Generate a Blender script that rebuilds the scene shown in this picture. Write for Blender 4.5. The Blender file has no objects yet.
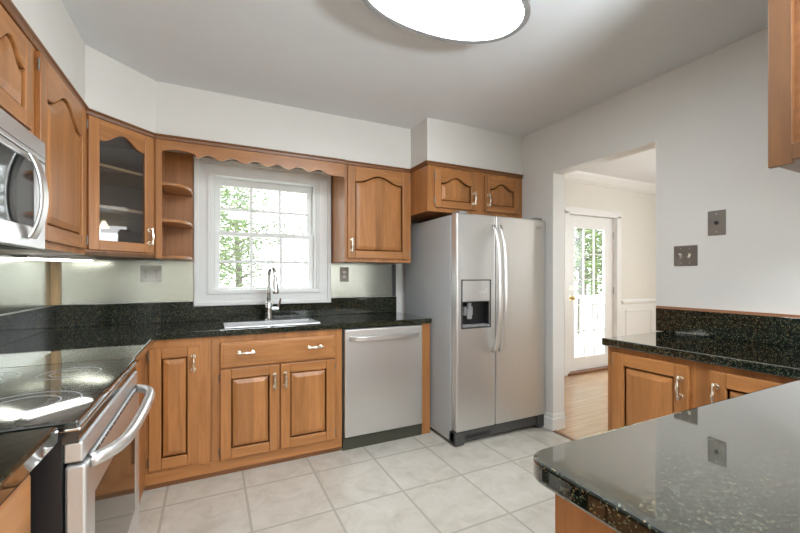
import bpy, bmesh, math, random
from mathutils import Vector, Matrix
random.seed(7)
C = bpy.context.scene
PI = math.pi
# ------------------------------------------------------------------ camera, world, exposure
cam = bpy.data.cameras.new('camera'); cam_o = bpy.data.objects.new('camera', cam); C.collection.objects.link(cam_o)
cam_o.location = (0, 0, 1.248); cam_o.rotation_euler = (PI/2, 0, -math.radians(26.146))
cam.sensor_width = 36; cam.lens = 384.95/800*36; cam.shift_y = (276.11-266.5)/800; cam.clip_start = .02
C.camera = cam_o
vs = C.view_settings; vs.view_transform = 'Standard'; vs.look = 'None'; vs.gamma = 1; vs.use_curve_mapping = False
vs.exposure = .86
w = bpy.data.worlds.new('sky'); C.world = w; w.use_nodes = True
bg = w.node_tree.nodes['Background']; bg.inputs[0].default_value = (.9, .96, 1, 1); bg.inputs[1].default_value = 3.2
C.cycles.max_bounces = 10; C.cycles.diffuse_bounces = 5; C.cycles.glossy_bounces = 5; C.cycles.transparent_max_bounces = 12
C.cycles.caustics_reflective = False; C.cycles.caustics_refractive = False; C.cycles.sample_clamp_indirect = 6

def area_light(name, loc, rot, sx, sy, power, col=(1, 1, 1)):
    l = bpy.data.lights.new(name, 'AREA'); l.shape = 'RECTANGLE'; l.size = sx; l.size_y = sy; l.energy = power; l.color = col
    o = bpy.data.objects.new(name, l); C.collection.objects.link(o); o.location = loc; o.rotation_euler = rot
    return o
# added fill standing in for daylight at two unseen windows: rear wall, dining side
area_light('rear_window_fill', (1.6, -3.08, 1.5), (PI/2, 0, 0), 1.1, 1.0, 6, (.92, .97, 1))
area_light('dining_fill', (6.3, .9, 1.5), (PI/2, 0, PI/2), 1.8, 1.5, 15, (.95, .98, 1))
# fill added outside the view: one facing down, one bounced off the ceiling
area_light('rear_ceiling_fill', (1.0, -1.6, 2.46), (0, 0, 0), 1.4, 1.4, 58, (.87, .945, 1))
area_light('ceiling_bounce_fill', (1.3, -.62, 1.62), (PI, 0, 0), .5, .5, 74, (.87, .945, 1))

# ------------------------------------------------------------------ node helpers
def mat_base(name):
    m = bpy.data.materials.new(name); m.use_nodes = True
    nt = m.node_tree; p = nt.nodes['Principled BSDF']
    return m, nt, p
def nd(nt, t, **kw):
    n = nt.nodes.new(t)
    for k, v in kw.items(): setattr(n, k, v)
    return n
def lk(nt, a, b): nt.links.new(a, b)
def mth(nt, op, a, b=None):
    n = nd(nt, 'ShaderNodeMath', operation=op)
    for i, v in enumerate((a, b)):
        if v is None: continue
        if isinstance(v, (int, float)): n.inputs[i].default_value = v
        else: lk(nt, v, n.inputs[i])
    return n.outputs[0]
def ramp(nt, fac, stops, interp='LINEAR'):
    n = nd(nt, 'ShaderNodeValToRGB'); cr = n.color_ramp; cr.interpolation = interp
    while len(cr.elements) < len(stops): cr.elements.new(.5)
    for e, (p, c) in zip(cr.elements, stops): e.position = p; e.color = (*c, 1)
    lk(nt, fac, n.inputs[0]); return n.outputs[0]
def mix(nt, fac, a, b, mode='MIX'):
    n = nd(nt, 'ShaderNodeMix', data_type='RGBA', blend_type=mode)
    for s, v in ((n.inputs[0], fac), (n.inputs[6], a), (n.inputs[7], b)):
        if isinstance(v, (int, float)): s.default_value = v
        elif isinstance(v, tuple): s.default_value = (*v, 1)
        else: lk(nt, v, s)
    return n.outputs[2]
def noise(nt, vec, scale, detail=3, rough=.5, dist=0):
    n = nd(nt, 'ShaderNodeTexNoise'); n.inputs['Scale'].default_value = scale; n.inputs['Detail'].default_value = detail
    n.inputs['Roughness'].default_value = rough; n.inputs['Distortion'].default_value = dist
    lk(nt, vec, n.inputs['Vector']); return n.outputs[0]
def bump(nt, p, h, strength=.1, dist=.01):
    n = nd(nt, 'ShaderNodeBump'); n.inputs['Strength'].default_value = strength; n.inputs['Distance'].default_value = dist
    lk(nt, h, n.inputs['Height']); lk(nt, n.outputs[0], p.inputs['Normal'])
def objvec(nt, scale=(1, 1, 1)):
    tc = nd(nt, 'ShaderNodeTexCoord'); mp = nd(nt, 'ShaderNodeMapping'); mp.inputs['Scale'].default_value = scale
    lk(nt, tc.outputs['Object'], mp.inputs[0]); return mp.outputs[0], tc.outputs['Object']

def plain(name, col, rough=.5, metal=0, ior=1.5, var=.04, nscale=6, spec=None):
    m, nt, p = mat_base(name)
    v, _ = objvec(nt); f = noise(nt, v, nscale, 4)
    a = tuple(c*(1-var) for c in col); b = tuple(min(1, c*(1+var)) for c in col)
    lk(nt, ramp(nt, f, [(.3, a), (.7, b)]), p.inputs['Base Color'])
    p.inputs['Roughness'].default_value = rough; p.inputs['Metallic'].default_value = metal; p.inputs['IOR'].default_value = ior
    return m
def wood(name, dark, light, axis='Z', rough=.34, strip=.07, tone=.3):
    m, nt, p = mat_base(name)
    tc = nd(nt, 'ShaderNodeTexCoord'); oi = nd(nt, 'ShaderNodeObjectInfo')
    off = nd(nt, 'ShaderNodeVectorMath', operation='ADD')
    lk(nt, tc.outputs['Object'], off.inputs[0])
    sc = nd(nt, 'ShaderNodeVectorMath', operation='SCALE'); sc.inputs[0].default_value = (3.1, 5.3, 4.7)
    lk(nt, oi.outputs['Random'], sc.inputs['Scale']); lk(nt, sc.outputs[0], off.inputs[1])
    mp = nd(nt, 'ShaderNodeMapping')
    mp.inputs['Scale'].default_value = {'Z': (1, 1, .1), 'X': (.1, 1, 1), 'Y': (1, .1, 1)}[axis]
    lk(nt, off.outputs[0], mp.inputs[0])
    sx = nd(nt, 'ShaderNodeSeparateXYZ'); lk(nt, off.outputs[0], sx.inputs[0])
    if axis == 'Z': cross = mth(nt, 'ADD', sx.outputs[0], sx.outputs[1])
    elif axis == 'X': cross = mth(nt, 'ADD', sx.outputs[2], sx.outputs[1])
    else: cross = mth(nt, 'ADD', sx.outputs[0], sx.outputs[2])
    cell = mth(nt, 'FLOOR', mth(nt, 'DIVIDE', cross, strip))
    wn = nd(nt, 'ShaderNodeTexWhiteNoise', noise_dimensions='1D'); lk(nt, cell, wn.inputs['W'])
    # each strip of the glued board has its own grain
    add = nd(nt, 'ShaderNodeVectorMath', operation='ADD'); lk(nt, mp.outputs[0], add.inputs[0])
    cmb = nd(nt, 'ShaderNodeCombineXYZ'); wv = mth(nt, 'MULTIPLY', wn.outputs[0], 3.0)
    for i in range(3): lk(nt, wv, cmb.inputs[i])
    lk(nt, cmb.outputs[0], add.inputs[1])
    n1 = noise(nt, add.outputs[0], 14, 5, .55, 1.2); n2 = noise(nt, add.outputs[0], 90, 3, .6)
    c = ramp(nt, mth(nt, 'ADD', mth(nt, 'MULTIPLY', n1, .75), mth(nt, 'MULTIPLY', n2, .25)), [(.30, dark), (.66, light)])
    t = mth(nt, 'ADD', mth(nt, 'MULTIPLY', wn.outputs[0], tone), 1-tone/2)
    g = nd(nt, 'ShaderNodeCombineXYZ')
    for i in range(3): lk(nt, t, g.inputs[i])
    lk(nt, mix(nt, 1.0, c, g.outputs[0], 'MULTIPLY'), p.inputs['Base Color'])
    p.inputs['Roughness'].default_value = rough
    bump(nt, p, n2, .04, .002)
    return m
def granite(name, base, speck, gold):
    m, nt, p = mat_base(name)
    v, o = objvec(nt)
    vo = nd(nt, 'ShaderNodeTexVoronoi'); vo.inputs['Scale'].default_value = 360; lk(nt, v, vo.inputs['Vector'])
    sep = nd(nt, 'ShaderNodeSeparateColor'); lk(nt, vo.outputs['Color'], sep.inputs[0])
    n = noise(nt, v, 70, 4, .7)
    k = mth(nt, 'MULTIPLY', mth(nt, 'GREATER_THAN', sep.outputs[0], .83), mth(nt, 'GREATER_THAN', n, .5))
    k2 = mth(nt, 'GREATER_THAN', sep.outputs[1], .967)
    c = ramp(nt, n, [(.3, tuple(x*.5 for x in base)), (.7, tuple(x*1.6 for x in base))])
    c = mix(nt, k, c, speck); c = mix(nt, k2, c, gold)
    lk(nt, c, p.inputs['Base Color'])
    p.inputs['Roughness'].default_value = .3; p.inputs['Specular IOR Level'].default_value = .05
    # polish: weak head-on, strong at a glancing angle
    g = nd(nt, 'ShaderNodeBsdfGlossy'); g.inputs['Roughness'].default_value = .035
    lw = nd(nt, 'ShaderNodeLayerWeight'); lw.inputs[0].default_value = .5
    f = mth(nt, 'MINIMUM', mth(nt, 'ADD', mth(nt, 'MULTIPLY', mth(nt, 'POWER', lw.outputs['Facing'], 1.9), 1.3), .02), .95)
    mx = nd(nt, 'ShaderNodeMixShader'); lk(nt, f, mx.inputs[0]); lk(nt, p.outputs[0], mx.inputs[1]); lk(nt, g.outputs[0], mx.inputs[2])
    lk(nt, mx.outputs[0], nt.nodes['Material Output'].inputs[0])
    return m
def gloss_black():
    m, nt, p = mat_base('ceramic_cooktop_glass'); p.inputs['Base Color'].default_value = (.010, .011, .009, 1); p.inputs['Roughness'].default_value = .2
    g = nd(nt, 'ShaderNodeBsdfGlossy'); g.inputs['Roughness'].default_value = .03
    lw = nd(nt, 'ShaderNodeLayerWeight'); lw.inputs[0].default_value = .5
    f = mth(nt, 'ADD', mth(nt, 'MULTIPLY', mth(nt, 'POWER', lw.outputs['Facing'], 1.4), .9), .03)
    mx = nd(nt, 'ShaderNodeMixShader'); lk(nt, f, mx.inputs[0]); lk(nt, p.outputs[0], mx.inputs[1]); lk(nt, g.outputs[0], mx.inputs[2])
    lk(nt, mx.outputs[0], nt.nodes['Material Output'].inputs[0])
    return m
def steel(name, col, rough=.26, axis='Z', aniso=.5, br=.02):
    m, nt, p = mat_base(name)
    v, _ = objvec(nt, {'Z': (1, 1, .01), 'X': (.01, 1, 1), 'Y': (1, .01, 1)}[axis])
    f = noise(nt, v, 260, 3, .6)
    lk(nt, ramp(nt, f, [(.3, tuple(c*(1-br) for c in col)), (.7, tuple(min(1, c*(1+br)) for c in col))]), p.inputs['Base Color'])
    v2, _ = objvec(nt); f2 = noise(nt, v2, 4, 3)
    lk(nt, mth(nt, 'ADD', mth(nt, 'MULTIPLY', f2, .04), rough-.02), p.inputs['Roughness'])
    p.inputs['Metallic'].default_value = .88
    bump(nt, p, noise(nt, v2, 1.6, 1), .03, .02)
    return m
def emit(name, col, s):
    m, nt, p = mat_base(name); p.inputs['Base Color'].default_value = (*col, 1)
    p.inputs['Emission Color'].default_value = (*col, 1); p.inputs['Emission Strength'].default_value = s
    return m
def pane_mat(name, tint=(1, 1, 1), refl=1.0, ior=1.5):
    m, nt, p = mat_base(name); nt.nodes.remove(p)
    out = nt.nodes['Material Output']
    t = nd(nt, 'ShaderNodeBsdfTransparent'); t.inputs[0].default_value = (*tint, 1)
    g = nd(nt, 'ShaderNodeBsdfGlossy'); g.inputs['Roughness'].default_value = .02
    lw = nd(nt, 'ShaderNodeLayerWeight'); lw.inputs[0].default_value = .5
    f0 = ((ior-1)/(ior+1))**2
    fr = mth(nt, 'ADD', mth(nt, 'MULTIPLY', mth(nt, 'POWER', lw.outputs['Facing'], 5), (1-f0)*.8), f0*refl)
    mx = nd(nt, 'ShaderNodeMixShader'); lk(nt, fr, mx.inputs[0])
    lk(nt, t.outputs[0], mx.inputs[1]); lk(nt, g.outputs[0], mx.inputs[2]); lk(nt, mx.outputs[0], out.inputs[0])
    return m
def tile_mat():
    m, nt, p = mat_base('stone_tile')
    v, o = objvec(nt); s = nd(nt, 'ShaderNodeSeparateXYZ'); lk(nt, o, s.inputs[0])
    ux = mth(nt, 'DIVIDE', mth(nt, 'SUBTRACT', s.outputs[0], 1.0-.41*20), .41)
    uy = mth(nt, 'DIVIDE', mth(nt, 'SUBTRACT', s.outputs[1], 2.0-.435*20), .435)
    def edge(u, g): return mth(nt, 'GREATER_THAN', mth(nt, 'ABSOLUTE', mth(nt, 'SUBTRACT', mth(nt, 'FRACT', u), .5)), .5-g)
    gm = mth(nt, 'MAXIMUM', edge(ux, .0165), edge(uy, .0155))
    cid = mth(nt, 'ADD', mth(nt, 'FLOOR', ux), mth(nt, 'MULTIPLY', mth(nt, 'FLOOR', uy), 37.3))
    wn = nd(nt, 'ShaderNodeTexWhiteNoise', noise_dimensions='1D'); lk(nt, cid, wn.inputs['W'])
    va = nd(nt, 'ShaderNodeVectorMath', operation='ADD'); lk(nt, v, va.inputs[0])
    cb = nd(nt, 'ShaderNodeCombineXYZ'); lk(nt, mth(nt, 'MULTIPLY', wn.outputs[0], 9), cb.inputs[0]); lk(nt, cb.outputs[0], va.inputs[1])
    n = noise(nt, va.outputs[0], 7, 8, .65, .8)
    c = ramp(nt, n, [(.28, (.41, .375, .31)), (.5, (.525, .49, .425)), (.72, (.59, .56, .50))])
    c = mix(nt, mth(nt, 'MULTIPLY', wn.outputs[0], .14), c, (.50, .46, .37))
    c = mix(nt, gm, c, (.40, .37, .315))
    lk(nt, c, p.inputs['Base Color'])
    lk(nt, mth(nt, 'ADD', mth(nt, 'MULTIPLY', gm, .4), .38), p.inputs['Roughness'])
    bump(nt, p, mth(nt, 'SUBTRACT', mth(nt, 'MULTIPLY', n, .15), gm), .25, .004)
    return m
def plank_mat():
    m, nt, p = mat_base('oak_planks')
    v, o = objvec(nt, (.25, 4, 1)); s = nd(nt, 'ShaderNodeSeparateXYZ'); lk(nt, o, s.inputs[0])
    u = mth(nt, 'DIVIDE', s.outputs[1], .08); cell = mth(nt, 'FLOOR', u)
    wn = nd(nt, 'ShaderNodeTexWhiteNoise', noise_dimensions='1D'); lk(nt, cell, wn.inputs['W'])
    c = ramp(nt, noise(nt, v, 8, 5, .6, .6), [(.3, (.42, .25, .13)), (.7, (.60, .40, .23))])
    c = mix(nt, mth(nt, 'MULTIPLY', wn.outputs[0], .3), c, (.36, .2, .1))
    gap = mth(nt, 'GREATER_THAN', mth(nt, 'ABSOLUTE', mth(nt, 'SUBTRACT', mth(nt, 'FRACT', u), .5)), .485)
    lk(nt, mix(nt, gap, c, (.2, .11, .06)), p.inputs['Base Color']); p.inputs['Roughness'].default_value = .22
    return m
def leaf_mat(name, a, b):
    m, nt, p = mat_base(name); v, _ = objvec(nt)
    lk(nt, ramp(nt, noise(nt, v, 5, 4), [(.35, a), (.65, b)]), p.inputs['Base Color']); p.inputs['Roughness'].default_value = .6
    return m

M = dict(
    wall=plain('warm_white_paint', (.72, .70, .66), .7, var=.01),
    wall2=plain('cream_paint', (.72, .70, .64), .7, var=.01),
    ceil=plain('ceiling_paint', (.76, .775, .79), .8, var=.01),
    white=plain('white_gloss_paint', (.80, .80, .78), .35, var=.01),
    woodv=wood('honey_wood', (.30, .118, .034), (.47, .205, .068)),
    woodh=wood('honey_wood_rail', (.30, .118, .034), (.47, .205, .068), 'X', tone=.12),
    woody=wood('honey_wood_along', (.30, .118, .034), (.47, .205, .068), 'Y', tone=.12),
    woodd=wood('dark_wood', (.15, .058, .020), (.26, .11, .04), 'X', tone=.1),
    shaded_wood=wood('shaded_honey_wood', (.105, .043, .015), (.18, .078, .028)),  # honey wood darkened: the hanging cabinet's shade is put into the colour
    stripw=wood('light_wood_strip', (.50, .32, .15), (.72, .50, .27), 'Z', tone=.05),
    granite=granite('green_black_granite', (.007, .010, .007), (.10, .115, .075), (.20, .145, .065)),
    steel=steel('brushed_steel', (.66, .65, .63), .38),
    satin=steel('satin_handle_steel', (.74, .73, .71), .32),
    steelx=steel('brushed_steel_across', (.70, .70, .70), .33, 'X'),
    sheet=steel('backsplash_steel', (.43, .44, .39), .2, 'X', br=.08),
    chrome=plain('polished_steel', (.72, .72, .71), .13, 1),
    nickel=plain('antique_nickel', (.84, .79, .68), .25, 1),
    brass=plain('brass', (.70, .52, .22), .25, 1),
    pewter=plain('pewter_plate', (.21, .19, .165), .4, 1, var=.15),
    fgrey=plain('grey_appliance_paint', (.46, .475, .48), .42, var=.02, nscale=60),
    black=plain('black_plastic', (.012, .012, .013), .3),
    cookglass=gloss_black(),
    blackglass=plain('black_glass', (.012, .013, .012), .06, ior=1.85, var=.02),
    darkgrey=plain('dark_grey_plastic', (.06, .06, .058), .45),
    grey=plain('grey_plastic', (.25, .25, .25), .4),
    cream=plain('cream_plastic', (.84, .82, .74), .4),
    tile=tile_mat(), plank=plank_mat(),
    pane=pane_mat('window_glass'), cabglass=pane_mat('cabinet_glass', (.8, .8, .8), 2.6, 1.6),
    lens=emit('frosted_lamp_glass', (.88, .95, 1), 17), tube=emit('fluorescent_lens', (1, 1, .93), 4.5), shade=emit('lit_glass_shade', (1, .86, .62), 5),
    hood=emit('cooktop_lamp_lens', (1, .97, .9), 2.5),
    inside=wood('cabinet_interior', (.20, .12, .07), (.30, .19, .11), 'Z', rough=.6),
    ring=plain('burner_marking', (.33, .33, .33), .35), label=plain('badge_metal', (.45, .46, .48), .3, 1),
    leafa=leaf_mat('spring_leaves', (.10, .16, .05), (.22, .30, .11)), leafb=leaf_mat('pale_leaves', (.15, .20, .09), (.27, .32, .17)),
    bark=plain('bark', (.14, .12, .10), .9, var=.3, nscale=20), grass=plain('pale_concrete', (.52, .54, .48), .9, var=.08, nscale=1),
    deck=wood('deck_boards', (.35, .32, .28), (.5, .47, .42), 'X'),
    carpet=plain('rear_wall_paint', (.62, .58, .52), .8, var=.02),
)
# ------------------------------------------------------------------ mesh helpers
def box(bm, x0, x1, y0, y1, z0, z1, mi=0):
    r = bmesh.ops.create_cube(bm, size=1, matrix=Matrix.Translation(((x0+x1)/2, (y0+y1)/2, (z0+z1)/2)) @ Matrix.Diagonal((abs(x1-x0), abs(y1-y0), abs(z1-z0), 1)))
    fs = {f for v in r['verts'] for f in v.link_faces}
    for f in fs: f.material_index = mi
    return r['verts']
def prism(bm, pts, ax, a0, a1, mi=0):
    """extrude a closed 2-D outline along an axis; the pts are the other two axes in XYZ order"""
    def P(p, a):
        if ax == 'Z': return (p[0], p[1], a)
        if ax == 'Y': return (p[0], a, p[1])
        return (a, p[0], p[1])
    v0 = [bm.verts.new(P(p, a0)) for p in pts]; v1 = [bm.verts.new(P(p, a1)) for p in pts]
    n = len(pts); fs = [bm.faces.new(v0), bm.faces.new(v1)]
    for i in range(n): fs.append(bm.faces.new((v0[i], v0[(i+1) % n], v1[(i+1) % n], v1[i])))
    for f in fs: f.material_index = mi
    return v0+v1
def cells(bm, xs, ys, filled, z0, z1, ax='Z'):
    """a slab built from a grid of cells, so that it may have holes and notches; no inner faces"""
    def P(x, y, z): return {'Z': (x, y, z), 'Y': (x, z, y), 'X': (z, x, y)}[ax]
    nx, ny = len(xs)-1, len(ys)-1; V = {}
    def v(i, j, k):
        if (i, j, k) not in V: V[(i, j, k)] = bm.verts.new(P(xs[i], ys[j], (z0, z1)[k]))
        return V[(i, j, k)]
    F = lambda i, j: 0 <= i < nx and 0 <= j < ny and filled(i, j)
    for i in range(nx):
        for j in range(ny):
            if not F(i, j): continue
            for k in (0, 1): bm.faces.new([v(i, j, k), v(i+1, j, k), v(i+1, j+1, k), v(i, j+1, k)])
            for (di, dj, a, b) in ((-1, 0, (i, j), (i, j+1)), (1, 0, (i+1, j), (i+1, j+1)), (0, -1, (i, j), (i+1, j)), (0, 1, (i, j+1), (i+1, j+1))):
                if not F(i+di, j+dj): bm.faces.new([v(*a, 0), v(*b, 0), v(*b, 1), v(*a, 1)])
def cyl(bm, p0, p1, r0, r1=None, seg=16):
    p0, p1 = Vector(p0), Vector(p1); d = p1-p0; r1 = r0 if r1 is None else r1
    q = d.to_track_quat('Z', 'Y').to_matrix().to_4x4()
    bmesh.ops.create_cone(bm, cap_ends=True, segments=seg, radius1=r0, radius2=r1, depth=d.length, matrix=Matrix.Translation((p0+p1)/2) @ q)
def tube(bm, pts, r, seg=10, flat=1.0, closed=False):
    pts = [Vector(p) for p in pts]; n = len(pts); rr = r if isinstance(r, (list, tuple)) else [r]*n
    rings = []; up = None
    for i in range(n):
        a = pts[(i-1) % n] if (closed or i > 0) else pts[i]; b = pts[(i+1) % n] if (closed or i < n-1) else pts[i]
        t = (b-a).normalized()
        if up is None:
            up = Vector((0, 0, 1)) if abs(t.z) < .9 else Vector((1, 0, 0))
        side = t.cross(up).normalized(); up = side.cross(t).normalized()
        rings.append([bm.verts.new(pts[i]+rr[i]*(math.cos(2*PI*k/seg)*side+math.sin(2*PI*k/seg)*up*flat)) for k in range(seg)])
    m = n if closed else n-1
    for i in range(m):
        A, B = rings[i], rings[(i+1) % n]
        for k in range(seg): bm.faces.new((A[k], A[(k+1) % seg], B[(k+1) % seg], B[k]))
    if not closed: bm.faces.new(rings[0]); bm.faces.new(rings[-1])
def strap(bm, pts, wdir, hw, ht):
    """a flat bar: a rectangle (half-width hw along wdir, half-thickness ht) swept along a path"""
    pts = [Vector(p) for p in pts]; W = Vector(wdir); R = []
    for i, p in enumerate(pts):
        t = (pts[min(i+1, len(pts)-1)]-pts[max(i-1, 0)]).normalized(); nn = t.cross(W).normalized()
        R.append([bm.verts.new(p+W*hw*a+nn*ht*b) for a, b in ((-1, -.5), (-.7, -1), (.7, -1), (1, -.5), (1, .5), (.7, 1), (-.7, 1), (-1, .5))])
    for A, Bq in zip(R, R[1:]):
        for k in range(8): bm.faces.new((A[k], A[(k+1) % 8], Bq[(k+1) % 8], Bq[k]))
    bm.faces.new(R[0]); bm.faces.new(R[-1])
def lathe(bm, prof, c=(0, 0, 0), seg=24):
    rings = []
    for r, z in prof:
        rings.append([bm.verts.new((c[0]+max(r, 1e-4)*math.cos(2*PI*k/seg), c[1]+max(r, 1e-4)*math.sin(2*PI*k/seg), c[2]+z)) for k in range(seg)])
    for A, B in zip(rings, rings[1:]):
        for k in range(seg): bm.faces.new((A[k], A[(k+1) % seg], B[(k+1) % seg], B[k]))
    bm.faces.new(rings[0]); bm.faces.new(rings[-1])
def arc(c, r, a0, a1, n, f=None):
    return [(c[0]+r*math.cos(a0+(a1-a0)*i/n), c[1]+r*math.sin(a0+(a1-a0)*i/n)) for i in range(n+1)]
def obj(name, bm, mats, parent=None, bev=0, seg=2, smooth=False, loc=None, rz=0, auto=None):
    bmesh.ops.recalc_face_normals(bm, faces=bm.faces[:])
    me = bpy.data.meshes.new(name); bm.to_mesh(me); bm.free()
    for m in (mats if isinstance(mats, (list, tuple)) else [mats]): me.materials.append(M[m] if isinstance(m, str) else m)
    o = bpy.data.objects.new(name, me); C.collection.objects.link(o)
    if parent: o.parent = parent
    if loc: o.location = loc
    if rz: o.rotation_euler = (0, 0, rz)
    if smooth:
        for p in me.polygons: p.use_smooth = True
        if auto:
            try: me.set_sharp_from_angle(angle=auto)
            except Exception: pass
    if bev:
        b = o.modifiers.new('bevel', 'BEVEL'); b.width = bev; b.segments = seg; b.limit_method = 'ANGLE'; b.angle_limit = math.radians(40)
    return o
def B(): return bmesh.new()
def tag(o, label, cat, group=None):
    o['label'] = label; o['category'] = cat
    if group: o['group'] = group
    return o
def thing(name, label, cat, loc=(0, 0, 0), rz=0, group=None):
    o = bpy.data.objects.new(name, None); C.collection.objects.link(o); o.empty_display_size = .1
    o.location = loc; o.rotation_euler = (0, 0, rz); return tag(o, label, cat, group)
def struct(name, bm, mats, parent=None, **kw):
    o = obj(name, bm, mats, parent, **kw)
    if not parent: o['kind'] = 'structure'
    return o
def sroot(name, loc=(0, 0, 0), rz=0):
    o = bpy.data.objects.new(name, None); C.collection.objects.link(o); o.location = loc; o.rotation_euler = (0, 0, rz); o['kind'] = 'structure'; return o
def bx(name, a, mats, parent=None, **kw):
    bm = B(); box(bm, *a); return obj(name, bm, mats, parent, **kw)

# ------------------------------------------------------------------ the setting
XL, XR, YW, ZC = -.92, 2.475, 3.224, 2.478
DY0, DY1, DZ = 1.441, 2.246, 2.088           # the opening to the dining room
YR = -3.2                                     # wall behind the camera
bm = B(); box(bm, XL, XR, YR, YW, -.05, 0); struct('floor', bm, 'tile')
bm = B(); box(bm, XR, 6.6, -1.5, 3.41, -.05, -.001); struct('floor_dining', bm, 'plank')
bm = B(); box(bm, XR-.012, XR+.02, DY0, DY1, 0, .008); struct('trim_1', bm, 'woodd')
bm = B(); box(bm, XL-.15, XR+.13, YR-.15, YW+.16, ZC, ZC+.1); struct('ceiling', bm, 'ceil')
bm = B(); box(bm, XR+.13, 6.75, -1.65, 3.56, 2.55, 2.65); struct('ceiling_dining', bm, 'ceil')
bm = B(); box(bm, XL-.15, XL, YR-.15, YW+.16, -.05, ZC); struct('wall_left', bm, 'wall')
# back wall with the window hole
WX0, WX1, WZ0, WZ1 = .005, .80, 1.105, 2.03
bm = B(); cells(bm, [XL, WX0, WX1, XR+.13], [-.05, WZ0, WZ1, ZC], lambda i, j: not (i == 1 and j == 1), YW, YW+.16, 'Y'); struct('wall_back', bm, 'wall')
# right wall with the opening
bm = B(); cells(bm, [YR-.15, DY0, DY1, YW+.16], [-.05, DZ, 2.65], lambda i, j: not (i == 1 and j == 0), XR, XR+.13, 'X'); struct('wall_right', bm, 'wall')
# front wall (behind the camera) with an unseen window
bm = B(); cells(bm, [XL, 1.0, 2.2, XR], [-.05, .95, 2.05, ZC], lambda i, j: not (i == 1 and j == 1), YR-.15, YR, 'Y'); struct('wall_front', bm, 'carpet')
wd = sroot('unseen_window_2')
bm = B(); cells(bm, [1.0, 1.06, 1.57, 1.63, 2.14, 2.2], [.95, 1.01, 1.99, 2.05], lambda i, j: not (i in (1, 3) and j == 1), YR-.1, YR-.05, 'Y'); struct('frame', bm, 'white', wd)
bx('pane', (1.06, 2.14, YR-.077, YR-.073, 1.01, 1.99), 'pane', wd)
# dining room shell
DX0, DX1 = 4.0, 4.98
bm = B(); cells(bm, [XR+.13, DX0, DX1, 6.6], [-.05, 2.06, 2.55], lambda i, j: not (i == 1 and j == 0), 3.41, 3.56, 'Y'); struct('wall_dining_back', bm, 'wall2')
bm = B(); cells(bm, [-1.5, 0.0, 1.8, 3.41], [-.05, .75, 2.2, 2.55], lambda i, j: not (i == 1 and j == 1), 6.6, 6.75, 'X'); struct('wall_dining_right', bm, 'wall2')
bm = B(); box(bm, XR+.13, 6.6, -1.65, -1.5, -.05, 2.55); struct('wall_dining_front', bm, 'wall2')
w3 = sroot('added_window_3')  # unseen window, added to bring daylight into the dining room
for a in ((6.62, 6.68, 0, .06, .75, 2.2), (6.62, 6.68, 1.74, 1.8, .75, 2.2), (6.62, 6.68, .87, .93, .75, 2.2), (6.62, 6.68, 0, 1.8, .75, .81), (6.62, 6.68, 0, 1.8, 2.14, 2.2)): bx('frame', a, 'white', w3)  # frame of the added unseen window
bx('pane', (6.645, 6.65, .06, 1.74, .81, 2.14), 'pane', w3)  # pane of the added unseen window
# crown, chair rail, wainscot frames in the dining room
bm = B(); prism(bm, [(3.41, 2.55), (3.30, 2.55), (3.315, 2.525), (3.36, 2.47), (3.395, 2.44), (3.41, 2.44)], 'X', XR+.13, 6.6); struct('trim_2', bm, 'white')
bm = B(); prism(bm, [(3.41, .86), (3.385, .87), (3.38, .90), (3.40, .915), (3.41, .925)], 'X', 5.06, 6.6); struct('trim_3', bm, 'white')
bm = B()
for x0, x1 in ((5.15, 5.75), (5.85, 6.5)):
    cells(bm, [x0, x0+.03, x1-.03, x1], [.22, .25, .75, .78], lambda i, j: not (i == 1 and j == 1), 3.395, 3.41, 'Y')
struct('trim_4', bm, 'white', bev=.006)
bm = B(); box(bm, 5.06, 6.6, 3.409, 3.4105, 0, .87); struct('wall_wainscot', bm, 'white')
bm = B(); box(bm, 5.06, 6.6, 3.392, 3.409, 0, .14); struct('baseboard_dining', bm, 'white', bev=.006)
# baseboard that runs from behind the fridge round the jamb of the opening
def bb(bm, x0, x1, y0, y1): box(bm, x0, x1, y0, y1, 0, .105); 
bm = B(); prism(bm, [(XR-.016, 2.5), (XR-.016, DY1-.016), (XR+.13, DY1-.016), (XR+.13, DY1), (XR, DY1), (XR, 2.5)], 'Z', 0, .10)
prism(bm, [(XR-.010, 2.5), (XR-.010, DY1-.010), (XR+.13, DY1-.010), (XR+.13, DY1), (XR, DY1), (XR, 2.5)], 'Z', .10, .135)
struct('baseboard_right', bm, 'white', bev=.004)
bm = B(); cells(bm, [DY0, DY0+.004, DY1-.004, DY1], [.008, DZ-.004, DZ], lambda i, j: not (i == 1 and j == 0), XR+.002, XR+.128, 'X'); struct('trim_5', bm, 'white')
# soffit over the wall cabinets
ZT = 2.14
UX, UY, FX, FY = -.60, 2.857, 1.505, 2.585
A_ = (UX, 2.57); B_ = (-.313, UY)
bm = B()
prism(bm, [(XL, YR), (UX, YR), A_, B_, (FX, UY), (FX, FY), (XR, FY), (XR, YW), (XL, YW)], 'Z', ZT, ZC); struct('wall_soffit', bm, 'wall')
bm = B(); box(bm, 1.558, XR, .20, .565, ZT, ZC); struct('wall_soffit_peninsula', bm, 'wall')

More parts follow.
